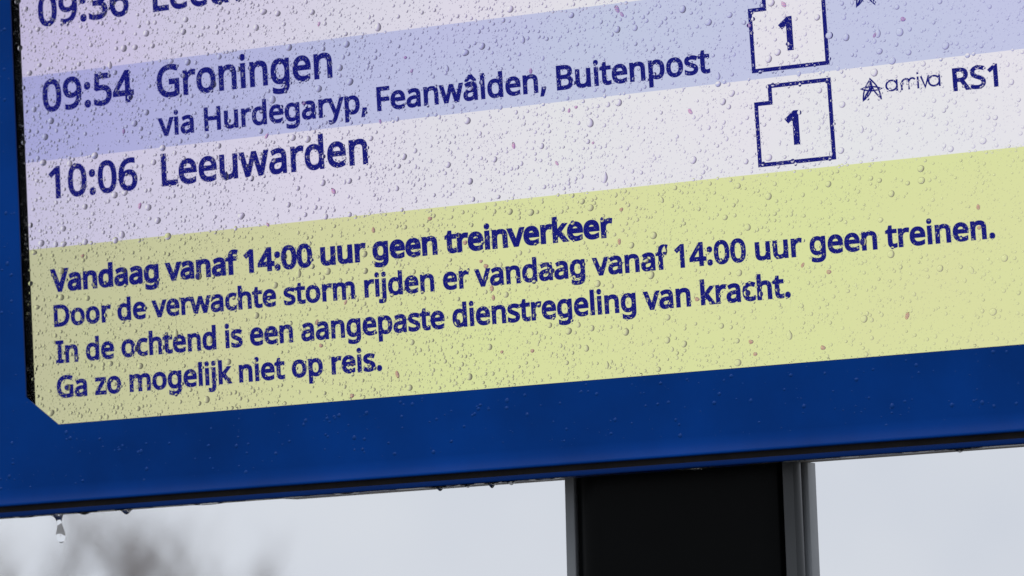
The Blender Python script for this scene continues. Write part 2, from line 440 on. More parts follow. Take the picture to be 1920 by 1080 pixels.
# letter outlines (500 units = cap height): advance | contour | contour ...
GLYPHS = {}
for ln in """,175|130,81 134,74 108,-8 74,-90 29,-90 49,-3 64,81
.188|50,38 52,53 56,66 63,74 72,80 82,84 93,85 105,84 115,80 124,74 131,66 136,53 137,38 136,23 131,10 124,1 115,-5 105,-9 93,-10 82,-9 72,-5 63,1 56,10 52,23
0401|366,251 365,212 362,175 357,142 350,112 340,85 328,61 313,41 296,24 276,11 254,1 228,-5 200,-7 164,-4 133,7 107,24 84,47 66,77 52,112 46,136 41,162 37,190 35,219 34,251 35,282 37,312 40,340 45,365 51,389 64,425 82,454 104,477 130,494 162,504 200,508 235,504 266,494 293,477 315,454 334,425 348,389 355,365 360,340 363,312 366,282|96,251 97,208 100,169 106,137 114,109 125,86 139,68 156,56 176,48 200,46 223,48 243,55 260,68 274,85 285,108 293,136 299,169 303,207 304,251 303,294 299,332 293,364 285,392 274,415 260,432 243,445 223,453 200,455 176,453 156,445 139,432 125,415 114,392 106,364 100,332 97,294
1401|249,0 188,0 188,349 189,384 190,410 191,436 171,417 148,397 95,354 62,395 197,500 249,500
3401|345,383 344,362 340,342 333,325 323,310 311,296 297,285 280,276 262,269 242,263 242,261 278,253 308,241 331,223 348,200 357,173 361,142 358,114 352,88 340,65 324,44 303,26 278,12 247,1 210,-5 169,-7 143,-6 119,-4 96,-1 74,4 52,11 32,20 32,78 53,68 76,60 99,54 123,49 147,46 169,45 210,48 242,56 266,71 283,91 293,115 296,144 294,163 289,180 280,194 267,206 251,215 232,223 209,228 184,231 156,232 108,232 108,284 157,284 183,286 206,290 226,296 243,305 257,316 268,329 276,344 281,361 282,379 279,401 271,420 258,435 239,446 217,453 191,455 143,450 103,435 65,413 34,455 53,469 76,481 100,492 128,500 158,505 190,507 238,503 277,491 307,472 328,447 341,417
4401|387,113 314,113 314,0 254,0 254,113 15,113 15,166 250,503 314,503 314,169 387,169|254,326 255,360 256,388 257,414 258,437 255,437 241,408 225,382 75,169 254,169
5401|193,307 225,305 255,299 282,289 305,276 324,259 340,239 351,216 358,189 361,160 358,127 351,97 338,70 321,47 300,28 274,13 244,2 211,-5 174,-7 148,-6 124,-4 101,0 80,5 61,12 44,20 44,78 62,69 83,61 105,54 129,49 152,46 174,46 198,47 220,51 239,57 256,66 271,78 282,93 291,110 296,130 298,153 294,184 284,209 268,229 244,243 212,252 172,255 127,251 87,244 56,264 75,500 326,500 326,444 127,444 116,299 148,304
6401|39,214 39,242 41,271 44,299 49,327 56,353 65,379 76,403 90,425 106,445 125,463 146,478 171,491 200,500 232,505 268,507 300,506 329,501 329,448 301,454 269,457 238,455 212,449 188,440 168,428 151,414 138,396 126,377 117,355 111,332 106,307 102,281 100,254 104,254 112,265 121,275 131,284 142,293 155,300 170,305 186,310 203,312 223,313 250,311 276,305 299,295 319,281 336,264 349,243 360,219 366,192 368,161 365,128 359,98 348,71 333,48 315,29 293,13 268,2 240,-5 209,-7 185,-6 163,-1 142,6 122,17 104,30 88,47 73,67 61,90 51,116 44,145 40,178|208,45 236,48 259,57 279,73 295,96 304,125 307,161 304,191 296,216 283,237 264,252 240,262 210,265 189,263 170,259 153,251 138,241 125,230 114,216 107,202 102,188 101,173 102,158 104,142 107,127 113,113 119,99 128,86 138,74 149,64 161,56 175,50 191,46
9401|364,286 363,251 360,215 355,180 347,147 335,115 320,86 302,59 278,37 250,18 217,4 179,-4 134,-7 102,-5 71,0 71,53 101,46 133,43 164,45 191,51 214,60 234,72 251,86 265,103 276,123 285,144 292,168 297,193 300,218 302,245 298,245 290,235 281,225 271,216 260,207 247,200 232,195 216,190 198,188 179,187 151,189 126,195 103,205 83,218 66,236 53,256 43,280 37,308 35,338 37,372 44,402 55,429 70,452 89,471 111,487 136,498 164,505 195,507 218,505 240,501 261,493 281,483 299,469 315,452 329,433 341,410 351,384 358,355 363,322|195,455 167,452 144,442 124,426 108,404 99,375 96,339 99,309 106,284 119,263 138,248 162,238 192,235 213,237 233,241 250,249 265,259 278,270 288,284 296,298 300,312 302,327 301,342 299,357 295,372 290,387 283,401 275,414 266,426 254,436 242,444 227,450 212,454
:188|50,38 52,53 56,66 63,74 72,80 82,84 93,85 105,84 115,80 124,74 131,66 136,53 137,38 136,23 131,10 124,1 115,-5 105,-9 93,-10 82,-9 72,-5 63,1 56,10 52,23|50,338 52,353 56,366 63,375 72,380 82,384 93,385 105,384 115,380 124,375 131,366 136,353 137,338 136,322 131,310 124,301 115,295 105,291 93,290 82,291 72,295 63,301 56,310 52,322
B455|211,500 246,499 279,496 307,490 332,482 353,472 379,449 395,417 401,376 399,357 396,340 390,324 381,310 371,297 357,286 342,277 325,270 305,265 305,262 326,258 345,252 362,244 378,234 392,221 403,206 411,188 416,167 417,142 415,113 408,88 396,65 380,45 360,29 336,16 309,7 278,2 244,0 68,0 68,500|223,287 262,289 291,296 312,308 325,324 333,344 335,369 332,394 323,414 306,428 283,438 252,444 214,446 131,446 131,287|131,235 131,53 232,53 272,56 302,65 324,79 339,98 347,121 350,147 349,164 345,179 339,193 329,205 316,216 300,224 280,230 256,233 227,235
D511|468,255 467,222 464,192 457,164 449,138 437,114 414,79 384,51 348,29 324,18 298,10 269,5 239,1 207,0 68,0 68,500 222,500 251,499 279,496 305,490 330,482 353,472 387,450 415,423 438,390 449,367 458,342 464,315 467,286|402,253 400,295 392,331 380,362 363,388 341,409 315,425 285,437 251,444 213,446 131,446 131,54 199,54 237,56 272,62 302,72 329,86 351,104 369,126 384,152 394,182 400,215
F363|131,0 68,0 68,500 347,500 347,445 131,445 131,268 334,268 334,212 131,212
G510|285,264 458,264 458,19 431,11 404,4 376,-1 347,-4 316,-6 282,-7 252,-6 224,-2 198,4 174,13 151,24 119,48 92,78 70,113 60,137 53,163 47,190 44,219 43,250 44,281 48,309 54,337 62,362 74,386 87,408 102,428 120,446 140,461 162,475 186,487 212,496 240,502 270,506 302,507 329,506 356,504 381,499 406,493 429,486 451,478 427,423 367,443 345,448 322,451 298,452 261,449 226,441 196,427 170,409 148,385 131,357 119,325 111,290 109,250 111,212 117,177 128,145 143,116 163,92 188,73 219,59 255,50 297,48 353,51 395,60 395,208 285,208
H519|450,0 387,0 387,233 131,233 131,0 68,0 68,500 131,500 131,289 387,289 387,500 450,500
I237|209,0 28,0 28,36 87,50 87,450 28,464 28,500 209,500 209,464 150,450 150,50 209,36
L367|68,0 68,500 131,500 131,56 349,56 349,0
R436|206,500 245,498 279,493 308,484 333,472 353,456 368,437 379,414 386,388 388,358 386,333 381,311 373,291 363,275 350,261 336,249 320,239 304,231 288,224 425,0 352,0 230,207 131,207 131,0 68,0 68,500|202,445 131,445 131,260 206,260 243,262 272,271 295,284 310,303 320,326 323,355 321,376 317,393 310,408 300,419 287,429 270,436 251,441 228,444
S384|352,134 349,105 342,80 330,58 313,39 293,23 268,10 239,0 208,-5 173,-7 119,-4 73,4 36,17 36,77 98,57 124,52 149,49 176,48 199,49 220,52 238,57 254,65 266,74 276,85 283,98 287,113 289,128 287,144 284,157 278,169 269,180 257,191 242,201 223,210 199,220 171,231 144,242 120,254 99,266 82,280 68,296 56,313 48,333 44,355 42,380 44,405 51,428 62,448 78,465 96,480 119,492 144,500 172,505 202,507 228,506 254,504 277,499 299,494 320,487 340,479 320,425 264,444 243,448 222,451 200,452 180,451 163,448 148,443 135,436 124,427 116,417 110,405 107,393 106,379 107,363 110,349 116,337 125,326 136,316 151,307 168,298 190,288 215,278 243,267 268,255 290,243 308,230 324,215 336,199 345,180 350,158
V420|420,500 242,0 179,0 0,500 66,500 179,179 192,140 202,104 210,70 218,104 229,141 242,181 354,500
a393|202,382 243,378 277,368 303,352 322,327 332,296 336,256 336,0 291,0 279,53 277,53 243,19 231,11 218,4 204,-1 188,-4 171,-6 151,-7 129,-6 109,-2 90,5 73,14 59,27 48,42 39,60 34,81 32,104 37,139 52,168 76,191 96,202 119,211 146,217 177,222 212,224 276,226 276,249 274,277 267,298 256,314 240,324 221,330 198,332 179,331 160,328 142,323 92,303 74,349 91,358 110,365 132,372 154,377 178,381|220,181 178,178 146,170 123,159 108,144 99,126 96,104 98,85 104,69 115,57 129,49 146,44 165,43 195,46 221,54 244,69 261,90 272,117 275,150 275,183
c336|210,-7 178,-5 149,2 121,13 97,29 77,50 61,76 48,107 41,144 39,186 41,229 49,266 62,298 79,325 100,346 124,362 152,373 182,380 214,382 233,382 252,380 270,376 313,362 294,311 255,323 213,328 189,327 168,321 151,312 136,300 123,284 114,265 108,242 104,216 102,186 104,158 108,132 114,110 123,91 135,75 150,62 167,53 187,48 209,46 229,47 247,49 264,53 307,68 307,13 265,-2 249,-5 231,-6
d431|193,-7 149,-2 112,15 81,42 65,63 54,88 45,117 40,150 39,187 40,224 45,257 54,286 66,311 81,333 112,360 150,377 193,382 212,382 229,379 244,375 258,370 271,363 282,355 310,327 314,327 311,354 310,382 310,532 371,532 371,0 321,0 312,50 310,50 282,21 271,13 258,6 244,1 229,-4 211,-6|202,44 238,48 266,59 286,77 299,102 308,135 310,175 310,186 308,229 300,265 287,294 267,315 239,327 202,331 171,327 146,314 127,292 113,262 105,227 102,186 105,144 113,109 127,81 147,61 172,48
e395|204,382 235,380 263,373 287,361 309,345 327,326 341,302 351,275 357,246 359,213 359,176 102,176 106,137 117,104 135,79 158,60 187,49 222,46 245,46 266,48 285,52 342,71 342,18 323,10 304,4 286,-1 266,-4 244,-6 219,-7 185,-5 154,3 125,15 100,32 78,53 61,79 49,110 41,145 39,185 41,224 48,259 59,291 75,318 94,340 117,359 144,372 173,380|204,332 176,329 153,319 134,304 119,282 109,256 104,225 295,225 294,245 290,264 285,281 277,296 267,308 255,318 241,326 224,330
f241|232,328 138,328 138,0 76,0 76,328 11,328 11,356 76,377 76,399 80,443 91,478 109,504 133,522 163,532 198,536 239,532 271,523 255,475 229,482 199,485 180,483 165,476 153,465 145,448 140,427 138,400 138,375 232,375
g431|193,382 217,381 239,376 259,368 278,357 295,343 310,326 314,326 322,375 371,375 371,-6 369,-40 363,-70 353,-96 339,-118 320,-136 298,-150 271,-160 239,-166 203,-168 177,-167 152,-165 129,-162 107,-157 86,-152 68,-144 68,-88 87,-96 107,-103 130,-109 155,-114 180,-116 207,-117 237,-114 262,-104 283,-89 298,-67 307,-42 310,-11 310,4 311,28 312,50 310,50 295,32 279,18 261,7 240,-1 218,-5 193,-7 148,-1 110,16 79,44 65,66 53,92 45,120 40,152 39,187 40,221 45,253 53,281 65,307 79,329 110,359 148,376|201,331 181,329 163,323 147,314 134,301 123,284 114,265 107,242 104,216 102,186 105,144 114,108 128,80 147,60 172,48 202,43 221,44 237,47 251,51 264,57 275,64 285,74 293,85 300,99 305,114 308,131 310,151 311,172 311,187 310,219 306,246 299,270 290,289 278,304 263,316 245,324 225,329
h433|121,376 120,349 118,324 122,324 130,336 141,347 152,356 165,363 178,370 193,375 208,379 223,381 239,382 267,380 293,375 315,367 333,356 349,341 361,323 369,301 374,275 376,244 376,0 315,0 315,240 313,268 306,291 295,308 279,321 257,328 231,331 205,329 183,324 165,315 151,303 140,287 131,269 126,247 122,222 121,194 121,0 60,0 60,532 121,532
i181|121,375 121,0 60,0 60,375|91,516 100,515 108,512 116,507 122,499 126,489 127,477 126,465 122,455 116,447 108,442 100,439 91,438 81,439 73,442 65,447 59,455 56,465 55,477 56,489 59,499 65,507 73,512 81,515
j181|15,-168 -15,-166 -39,-160 -39,-110 -17,-115 8,-117 22,-116 34,-112 45,-105 53,-94 58,-79 60,-58 60,375 121,375 121,-56 120,-78 116,-98 110,-116 101,-132 90,-145 76,-155 59,-162 39,-167|55,477 56,489 59,499 65,507 73,512 81,515 91,516 100,515 108,512 116,507 122,499 126,489 127,477 126,465 122,455 116,447 108,442 100,439 91,438 81,439 73,442 65,447 59,455 56,465
k374|120,254 119,225 118,193 120,193 133,209 150,231 165,249 285,375 357,375 205,215 368,0 293,0 163,175 120,138 120,0 60,0 60,532 120,532
l181|121,0 60,0 60,532 121,532
m655|471,382 510,379 542,368 567,350 584,324 595,288 598,244 598,0 537,0 537,242 535,269 529,291 519,308 504,321 485,328 461,331 428,327 402,317 383,299 370,275 362,244 359,207 359,0 298,0 298,242 297,260 295,277 290,291 283,303 275,313 265,321 252,326 238,329 221,331 198,329 178,324 162,315 149,303 138,287 131,269 125,247 122,223 121,195 121,0 60,0 60,375 109,375 118,324 122,324 130,337 140,347 151,357 163,365 175,371 189,376 203,380 218,382 232,382 260,381 284,376 305,367 323,355 337,339 347,319 351,319 365,339 382,355 402,367 424,376 447,381
n433|240,382 281,379 315,368 342,350 361,324 372,288 376,244 376,0 315,0 315,240 313,268 306,291 295,308 279,321 257,328 231,331 194,327 165,315 145,296 132,269 124,235 121,195 121,0 60,0 60,375 109,375 118,324 122,324 131,337 141,347 153,357 166,365 179,371 194,376 209,380 224,382
o424|386,188 384,158 380,131 374,105 364,83 353,62 339,44 322,29 304,16 283,6 261,-1 237,-6 211,-7 187,-6 164,-1 142,6 122,16 104,29 88,44 73,62 61,83 51,105 44,131 40,158 39,188 41,228 48,263 60,294 76,320 96,342 120,360 148,372 179,380 213,382 246,380 276,372 303,360 327,342 347,320 364,294 376,263 383,228|102,188 104,160 107,135 114,112 123,92 135,75 150,62 168,52 188,46 212,44 236,46 257,52 275,62 289,75 301,92 311,112 317,135 321,160 322,188 321,217 317,242 310,265 301,284 289,300 274,313 256,323 236,329 211,331 177,326 149,314 128,293 114,264 105,230
p431|238,382 281,377 319,361 350,334 365,313 377,288 385,258 390,225 392,188 390,148 384,112 373,81 358,54 340,32 319,15 295,3 267,-5 237,-7 219,-6 202,-4 186,1 172,6 159,13 148,21 121,48 117,48 120,18 121,-14 121,-168 60,-168 60,375 110,375 118,324 121,324 148,354 159,362 172,369 186,375 202,379 219,381|227,331 203,329 183,324 166,316 152,305 141,291 132,273 126,252 123,228 121,200 121,188 122,159 126,133 131,110 139,90 150,74 164,61 182,52 203,46 228,44 250,46 269,53 285,63 298,77 309,94 318,114 324,137 327,162 328,189 326,229 317,263 304,292 284,313 258,326
r289|235,382 257,381 279,378 271,321 251,325 230,326 216,325 202,322 189,317 176,310 165,302 154,292 145,280 136,267 130,252 125,236 122,219 121,200 121,0 60,0 60,375 110,375 117,307 120,307 128,320 138,333 148,345 160,356 173,365 187,372 202,378 218,381
s335|304,104 302,81 296,60 286,43 272,28 255,15 234,6 210,-1 183,-6 154,-7 129,-6 107,-4 86,-1 68,4 52,10 36,17 36,73 91,52 112,47 134,44 155,43 184,44 207,49 223,58 235,69 242,82 244,98 244,107 241,115 237,123 230,131 221,138 209,146 152,171 90,199 74,209 60,220 50,232 42,247 37,264 36,283 40,312 53,337 75,356 103,371 137,379 176,382 199,382 220,379 241,376 260,371 279,364 296,357 275,308 225,325 208,329 190,331 172,332 149,331 130,326 114,320 103,311 97,299 95,286 96,277 99,268 104,260 111,253 121,246 134,239 191,215 252,188 268,178 280,166 291,154 298,139 302,123
t253|185,43 214,46 237,51 237,4 209,-4 174,-7 155,-6 137,-2 120,3 105,12 91,23 80,39 71,58 66,81 64,109 64,328 11,328 11,357 65,382 90,461 126,461 126,375 235,375 235,328 126,328 126,111 128,90 133,73 143,60 155,51 169,45
u433|373,375 373,0 323,0 314,50 311,50 302,37 292,27 280,18 267,10 253,4 239,-1 224,-4 208,-6 192,-7 164,-5 138,-1 117,7 98,19 83,33 71,52 62,74 57,100 55,130 55,375 118,375 118,134 120,106 127,84 138,67 154,54 175,47 201,44 227,46 249,51 267,60 282,72 293,87 301,106 307,128 310,152 312,180 312,375
v356|142,0 0,375 66,375 146,154 158,120 169,84 176,55 179,55 187,84 199,120 210,154 290,375 356,375 213,0
w550|302,212 291,250 282,285 276,312 273,312 268,285 259,250 248,211 181,1 111,1 8,376 71,376 123,176 134,135 143,96 148,64 151,64 155,85 161,111 168,139 176,165 242,376 310,376 374,165 384,130 394,95 399,64 402,64 407,94 416,133 427,176 480,376 543,376 438,1 366,1
y357|1,375 67,375 148,162 161,125 172,91 179,60 182,60 195,105 214,162 291,375 357,375 195,-52 186,-74 176,-95 164,-113 151,-129 137,-143 121,-154 103,-162 82,-166 59,-168 29,-166 8,-162 8,-113 26,-116 49,-118 63,-117 75,-114 86,-110 96,-103 105,-96 113,-86 132,-51 152,-1
z329|302,0 27,0 27,41 229,328 39,328 39,375 297,375 297,329 98,48 302,48
â393|202,382 243,378 277,368 303,352 322,327 332,296 336,256 336,0 291,0 279,53 277,53 243,19 231,11 218,4 204,-1 188,-4 171,-6 151,-7 129,-6 109,-2 90,5 73,14 59,27 48,42 39,60 34,81 32,104 37,139 52,168 76,191 96,202 119,211 146,217 177,222 212,224 276,226 276,249 274,277 267,298 256,314 240,324 221,330 198,332 179,331 160,328 142,323 92,303 74,349 91,358 110,365 132,372 154,377 178,381|220,181 178,178 146,170 123,159 108,144 99,126 96,104 98,85 104,69 115,57 129,49 146,44 165,43 195,46 221,54 244,69 261,90 272,117 275,150 275,183|228,536 252,502 285,464 315,432 315,424 272,424 234,452 195,487 158,452 120,424 78,424 78,432 108,464 140,502 165,536
 182|""".strip("\n").split("\n"):
    ch_, rest = ln[0], ln[1:]
    parts = rest.split("|")
    GLYPHS[ch_] = (int(parts[0]), [[tuple(map(int, q.split(","))) for q in c.split()] for c in parts[1:] if c])
LETTERS = []                    # (x, z, letter, word, line) of every letter, used for describing the drops


def fatten(c, d):
    """Move a closed contour out by d (in units); holes run the other way round and shrink."""
    n = len(c)
    out = []
    for i in range(n):
        p0, p1, p2 = Vector(c[i - 1]), Vector(c[i]), Vector(c[(i + 1) % n])
        a, b = (p1 - p0), (p2 - p1)
        if a.length < 1e-6 or b.length < 1e-6:
            out.append(p1)
            continue
        na, nb = Vector((-a.y, a.x)).normalized(), Vector((-b.y, b.x)).normalized()
        s = na + nb
        k = max(0.45, 1 + na.dot(nb))
        out.append(p1 + s * (d / k))
    return out


GLYPH_CACHE = {}


def glyph_faces(ch_, bold):
    """Filled triangles of a letter, thickened by bold units."""
    if (ch_, bold) not in GLYPH_CACHE:
        cons = [fatten(c, bold) for c in GLYPHS[ch_][1]]
        if ch_ in "ij" and bold > 10:                   # keep the dot clear of the stem
            cons = [[v + Vector((0, (bold - 10) * 1.1)) for v in c] if min(v.y for v in c) > 380 else c for c in cons]
        V, E = [], []
        for c in cons:
            k = len(V)
            V += c
            E += [(k + i, k + (i + 1) % len(c)) for i in range(len(c))]
        if not V:
            GLYPH_CACHE[(ch_, bold)] = ([], [])
        else:
            vs, es, fs, *_ = delaunay_2d_cdt(V, E, [], 0, 1e-4)
            keep = []
            for f in fs:
                p = sum((vs[i] for i in f), Vector((0, 0))) / len(f)
                wn = 0
                for c in cons:
                    for i in range(len(c)):
                        a, b = c[i - 1], c[i]
                        cr = (b.x - a.x) * (p.y - a.y) - (p.x - a.x) * (b.y - a.y)
                        if a.y <= p.y < b.y and cr > 0:
                            wn += 1
                        elif b.y <= p.y < a.y and cr < 0:
                            wn -= 1
                if wn < 0:
                    keep.append(f)
            GLYPH_CACHE[(ch_, bold)] = (vs, keep)
    return GLYPH_CACHE[(ch_, bold)]


def write(name, text, x0, x1, zb, cap, bold=0.0, words_line="", mat=None, y=-0.00028):
    """One line of lettering from x0 to x1 on the baseline zb."""
    mat = mat or M_INK
    first, last = GLYPHS[text[0]], GLYPHS[text[-1]]
    fx = min(p[0] for c in first[1] for p in c)
    adv = sum(GLYPHS[c][0] for c in text[:-1])
    lx = max(p[0] for c in last[1] for p in c)
    nat = (adv + lx - fx + 2 * bold)
    sx = (x1 - x0) / nat
    sz = cap / 500.0
    V, F = [], []
    pen = -fx + bold
    word = ""
    words = text.split(" ")
    wi, li = 0, 0
    for ch_ in text:
        if ch_ == " ":
            wi, li = wi + 1, 0
        a_, cs = GLYPHS[ch_]
        gv, gf = glyph_faces(ch_, bold)
        k0 = len(V)
        V += [(x0 + (v.x + pen) * sx, y, zb + v.y * sz) for v in gv]
        F += [tuple(k0 + i for i in f) for f in gf]
        if ch_ != " ":
            LETTERS.append((x0 + (pen + a_ / 2) * sx, zb + cap * 0.4, ch_, words[wi], words_line, li, len(words[wi])))
            li += 1
        pen += a_
    return mesh_obj(name, V, F, mat, screen)


MED, BLD = 20, 35
VIA, MSG = 23, 27
write("time_text", "09:36", -.4067, -.3222, .2588, .0254, MED, "in the top row")
write("destination_text", "Leeuwarden", -.3003, -.1158 - .0006, .2588, .0254, MED, "in the top row")
write("time_text", "09:54", -.4057, -.3209, .1857, .0254, MED, "in the light blue row")
write("destination_text", "Groningen", -.2999, -.1428, .1859, .0254, MED, "in the light blue row")
write("via_text", "via Hurdegaryp, Feanwâlden, Buitenpost", -.3003, .1728, .1537, .0183, VIA, "in the light blue row")
write("time_text", "10:06", -.4030, -.3212, .1118, .0254, MED, "in the row above the yellow panel")
write("destination_text", "Leeuwarden", -.2993, -.1158, .1121, .0254, MED, "in the row above the yellow panel")
write("message_text", "Vandaag vanaf 14:00 uur geen treinverkeer", -.4053, .0860, .0334, .0173, BLD, "in the bold yellow-panel line")
write("message_text", "Door de verwachte storm rijden er vandaag vanaf 14:00 uur geen treinen.", -.4037, .3841, .0040, .0169, MSG, "in the storm line")
write("message_text", "In de ochtend is een aangepaste dienstregeling van kracht.", -.4033, .2246, -.0265, .0173, MSG, "in the line about kracht")
write("message_text", "Ga zo mogelijk niet op reis.", -.4037, -.1132, -.0555, .0170, MSG, "in the last line")
write("route_text", "RS1", .3607, .3951, .1180, .0163, 22, "beside the operator logo")


def stroke(bm, pts, wd, y, closed=False):
    """A flat line of even width along pts (x, z)."""
    P = [Vector(q) for q in pts]
    n = len(P)
    L, R = [], []
    for i in range(n):
        d1 = (P[i] - P[i - 1]).normalized() if closed or i > 0 else (P[1] - P[0]).normalized()
        d2 = (P[(i + 1) % n] - P[i]).normalized() if closed or i < n - 1 else d1
        d = (d1 + d2).normalized()
        nn = Vector((-d.y, d.x)) * wd / 2 / max(0.5, abs(d.dot(d1)))
        L.append(bm.verts.new((P[i].x + nn.x, y, P[i].y + nn.y)))
        R.append(bm.verts.new((P[i].x - nn.x, y, P[i].y - nn.y)))
    for i in range(n if closed else n - 1):
        j = (i + 1) % n
        bm.faces.new((L[i], R[i], R[j], L[j]))


def arc(cx, cz, rx, rz, a0, a1, n=14):
    return [(cx + rx * math.cos(math.radians(a0 + (a1 - a0) * k / n)), cz + rz * math.sin(math.radians(a0 + (a1 - a0) * k / n))) for k in range(n + 1)]


def platform_box(dz):
    bm = bmesh.new()
    stroke(bm, [(.2074, .0767 + dz), (.2657, .0767 + dz), (.2657, .1372 + dz), (.2190, .1372 + dz), (.2190, .1243 + dz), (.2074, .1243 + dz)], .0032, -0.00032, True)
    o = bm_obj("platform_box", bm, M_INK, screen)
    v = [(.2074, .0767 + dz), (.2657, .0767 + dz), (.2657, .1372 + dz), (.2190, .1372 + dz), (.2190, .1243 + dz), (.2074, .1243 + dz)]
    mesh_obj("platform_field", [(x, -0.0002, z) for x, z in v], [tuple(range(6))], M_PALE, screen)
    write("platform_number", "1", .2293, .2401, .0908 + dz, .0245, 24, "in the " + ("upper" if dz > 0 else "lower") + " platform box")


platform_box(0.0)
platform_box(.0736)


def logo(dz, words=True):
    bm = bmesh.new()
    wd = .0012
    top = (.2975, .1325 + dz)
    kx, kz = .2985, .1255 + dz

    def leaf(p, q, bow, y):
        p, q = Vector(p), Vector(q)
        d = q - p
        n_ = Vector((-d.y, d.x)).normalized()
        pts = []
        for k in range(13):
            u = k / 12
            pts.append(p + d * u + n_ * bow * math.sin(math.pi * u))
        for k in range(1, 12):
            u = 1 - k / 12
            pts.append(p + d * u - n_ * bow * math.sin(math.pi * u))
        stroke(bm, [tuple(v) for v in pts], wd, y, True)
    leaf((.2976, .1342 + dz), (.3054, .1180 + dz), .0017, -0.00030)
    leaf((.2979, .1338 + dz), (.2913, .1178 + dz), .0017, -0.00033)
    leaf((.2903, .1270 + dz), (.3062, .1258 + dz), .0016, -0.00036)
    leaf((.2920, .1182 + dz), (.2990, .1275 + dz), .0010, -0.00039)
    bm_obj("operator_logo", bm, M_INK, screen)
    if not words:
        return
    bm = bmesh.new()
    wd = .0015
    zb, xh = .1226 + dz, .0092
    y0 = [-0.00030]

    def st(pts, closed=False):
        y0[0] -= 0.00001
        stroke(bm, pts, wd, y0[0], closed)
    r = xh / 2 - wd / 2
    zc = zb + xh / 2
    for cx in (.3139, .3466):
        st(arc(cx, zc, r * 1.08, r, 0, 345, 22), False)
        st(arc(cx, zc, r * 1.08, r, 340, 365, 3), False)
        st([(cx + r * 1.08, zb + xh - .0002), (cx + r * 1.08, zb)])
    st([(.3217, zb), (.3217, zc)] + arc(.3251, zc, .0034, r, 180, 30, 8))
    st([(.3272, zb), (.3272, zc + .0008)] + arc(.3300, zc + .0006, .0028, r - .0005, 180, 40, 8))
    st([(.3343, zb), (.3343, zb + xh)])
    st([(.3343, zb + xh + .0018), (.3343, zb + xh + .0033)])
    st([(.3367, zb + xh), (.3397, zb + .0006), (.3427, zb + xh)])
    bm_obj("operator_name", bm, M_INK, screen)


logo(0.0)
logo(.0732, False)

# ------------------------------------------------------------------ post that carries the board
post = thing("post", "broad black post with grey edge trims under the departure board", "post", (0.12, 0.09, 0))
TOPZ = Z0 - 0.1507


def post_prism(name, xl, xr, y0, y1, r, mat, top=TOPZ, taper=0.030, parent=post):
    """Upright with rounded corners, a little wider towards the ground; coordinates are the board's."""
    def loop(z, k):
        c = 0.1195
        a, b = c + (xl - c) * k - (1 - z / top) * 0.06, c + (xr - c) * k - (1 - z / top) * 0.06
        pts = []
        for cx, cy, s in ((a + r, y0 + r, 180), (b - r, y0 + r, 270), (b - r, y1 - r, 0), (a + r, y1 - r, 90)):
            for i in range(7):
                t_ = math.radians(s + 15 * i)
                pts.append((cx + r * math.cos(t_) - 0.12, cy + r * math.sin(t_) - 0.09, z))
        return pts
    bm = bmesh.new()
    loops_skin(bm, [loop(0.0, 1 + taper * 4), loop(top * 0.5, 1 + taper * 2), loop(top, 1.0)], True, True)
    return bm_obj(name, bm, mat, parent, True, math.radians(40))


post_prism("core", .0240, .2020, .0445, .0935, .0235, M_POLE)
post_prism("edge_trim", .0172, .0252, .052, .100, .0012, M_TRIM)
post_prism("edge_trim", .1945, .2092, .0460, .0700, .0115, M_CORNER)
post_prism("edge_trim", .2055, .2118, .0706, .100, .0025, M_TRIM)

# ------------------------------------------------------------------ bare trees far behind
def view_ray(u, v):
    return (fwd + right * ((u - 960) / 5600) + down * ((v - 540) / 5600)).normalized()


def tube(vs, fs, a, b, ra, rb, n=5):
    d = (b - a).normalized()
    x = d.orthogonal().normalized()
    y = d.cross(x)
    k = len(vs)
    for c, r in ((a, ra), (b, rb)):
        for i in range(n):
            t_ = 2 * math.pi * i / n
            vs.append(c + x * (r * math.cos(t_)) + y * (r * math.sin(t_)))
    for i in range(n):
        j = (i + 1) % n
        fs.append((k + i, k + j, k + n + j, k + n + i))


def bare_tree(u, dist, height, spread, seed, label, thick=1.0):
    rnd = random.Random(seed)
    r_ = view_ray(u, 1000)
    s = dist / math.hypot(r_.x, r_.y)
    base = Vector((CAM.x + r_.x * s, CAM.y + r_.y * s, 0))
    root = thing("bare_tree", label, "tree", base, "leafless trees far behind the board")
    tv, tf, cv, cf = [], [], [], []

    def grow(p, d, ln, rad, lev):
        n = 3 if lev < 2 else 2
        for k in range(n):
            q = p + d * (ln / n)
            d2 = (d + Vector((rnd.uniform(-.16, .16), rnd.uniform(-.16, .16), rnd.uniform(-.02, .14)))).normalized()
            r2 = rad * 0.86
            tube(tv if lev == 0 else cv, tf if lev == 0 else cf, p, q, rad, r2, 6 if lev < 2 else 3)
            p, d, rad = q, d2, r2
            if lev < 5 and (lev > 0 or k > 0):
                for c in range(rnd.choice((1, 2, 2, 3)) if lev > 0 else 4):
                    az = rnd.uniform(0, 2 * math.pi)
                    sp = rnd.uniform(.35, .8) * spread
                    dd = (d + Vector((math.cos(az) * sp, math.sin(az) * sp, rnd.uniform(-.1, .3)))).normalized()
                    grow(p, dd, ln * rnd.uniform(.5, .78), rad * rnd.uniform(.45, .65), lev + 1)
    grow(Vector((0, 0, 0)), Vector((0, 0, 1)), height * .42, .075 * thick * height / 5, 0)
    mesh_obj("trunk", tv, tf, M_BARK, root, True)
    mesh_obj("crown", cv, cf, M_BARK, root, True)


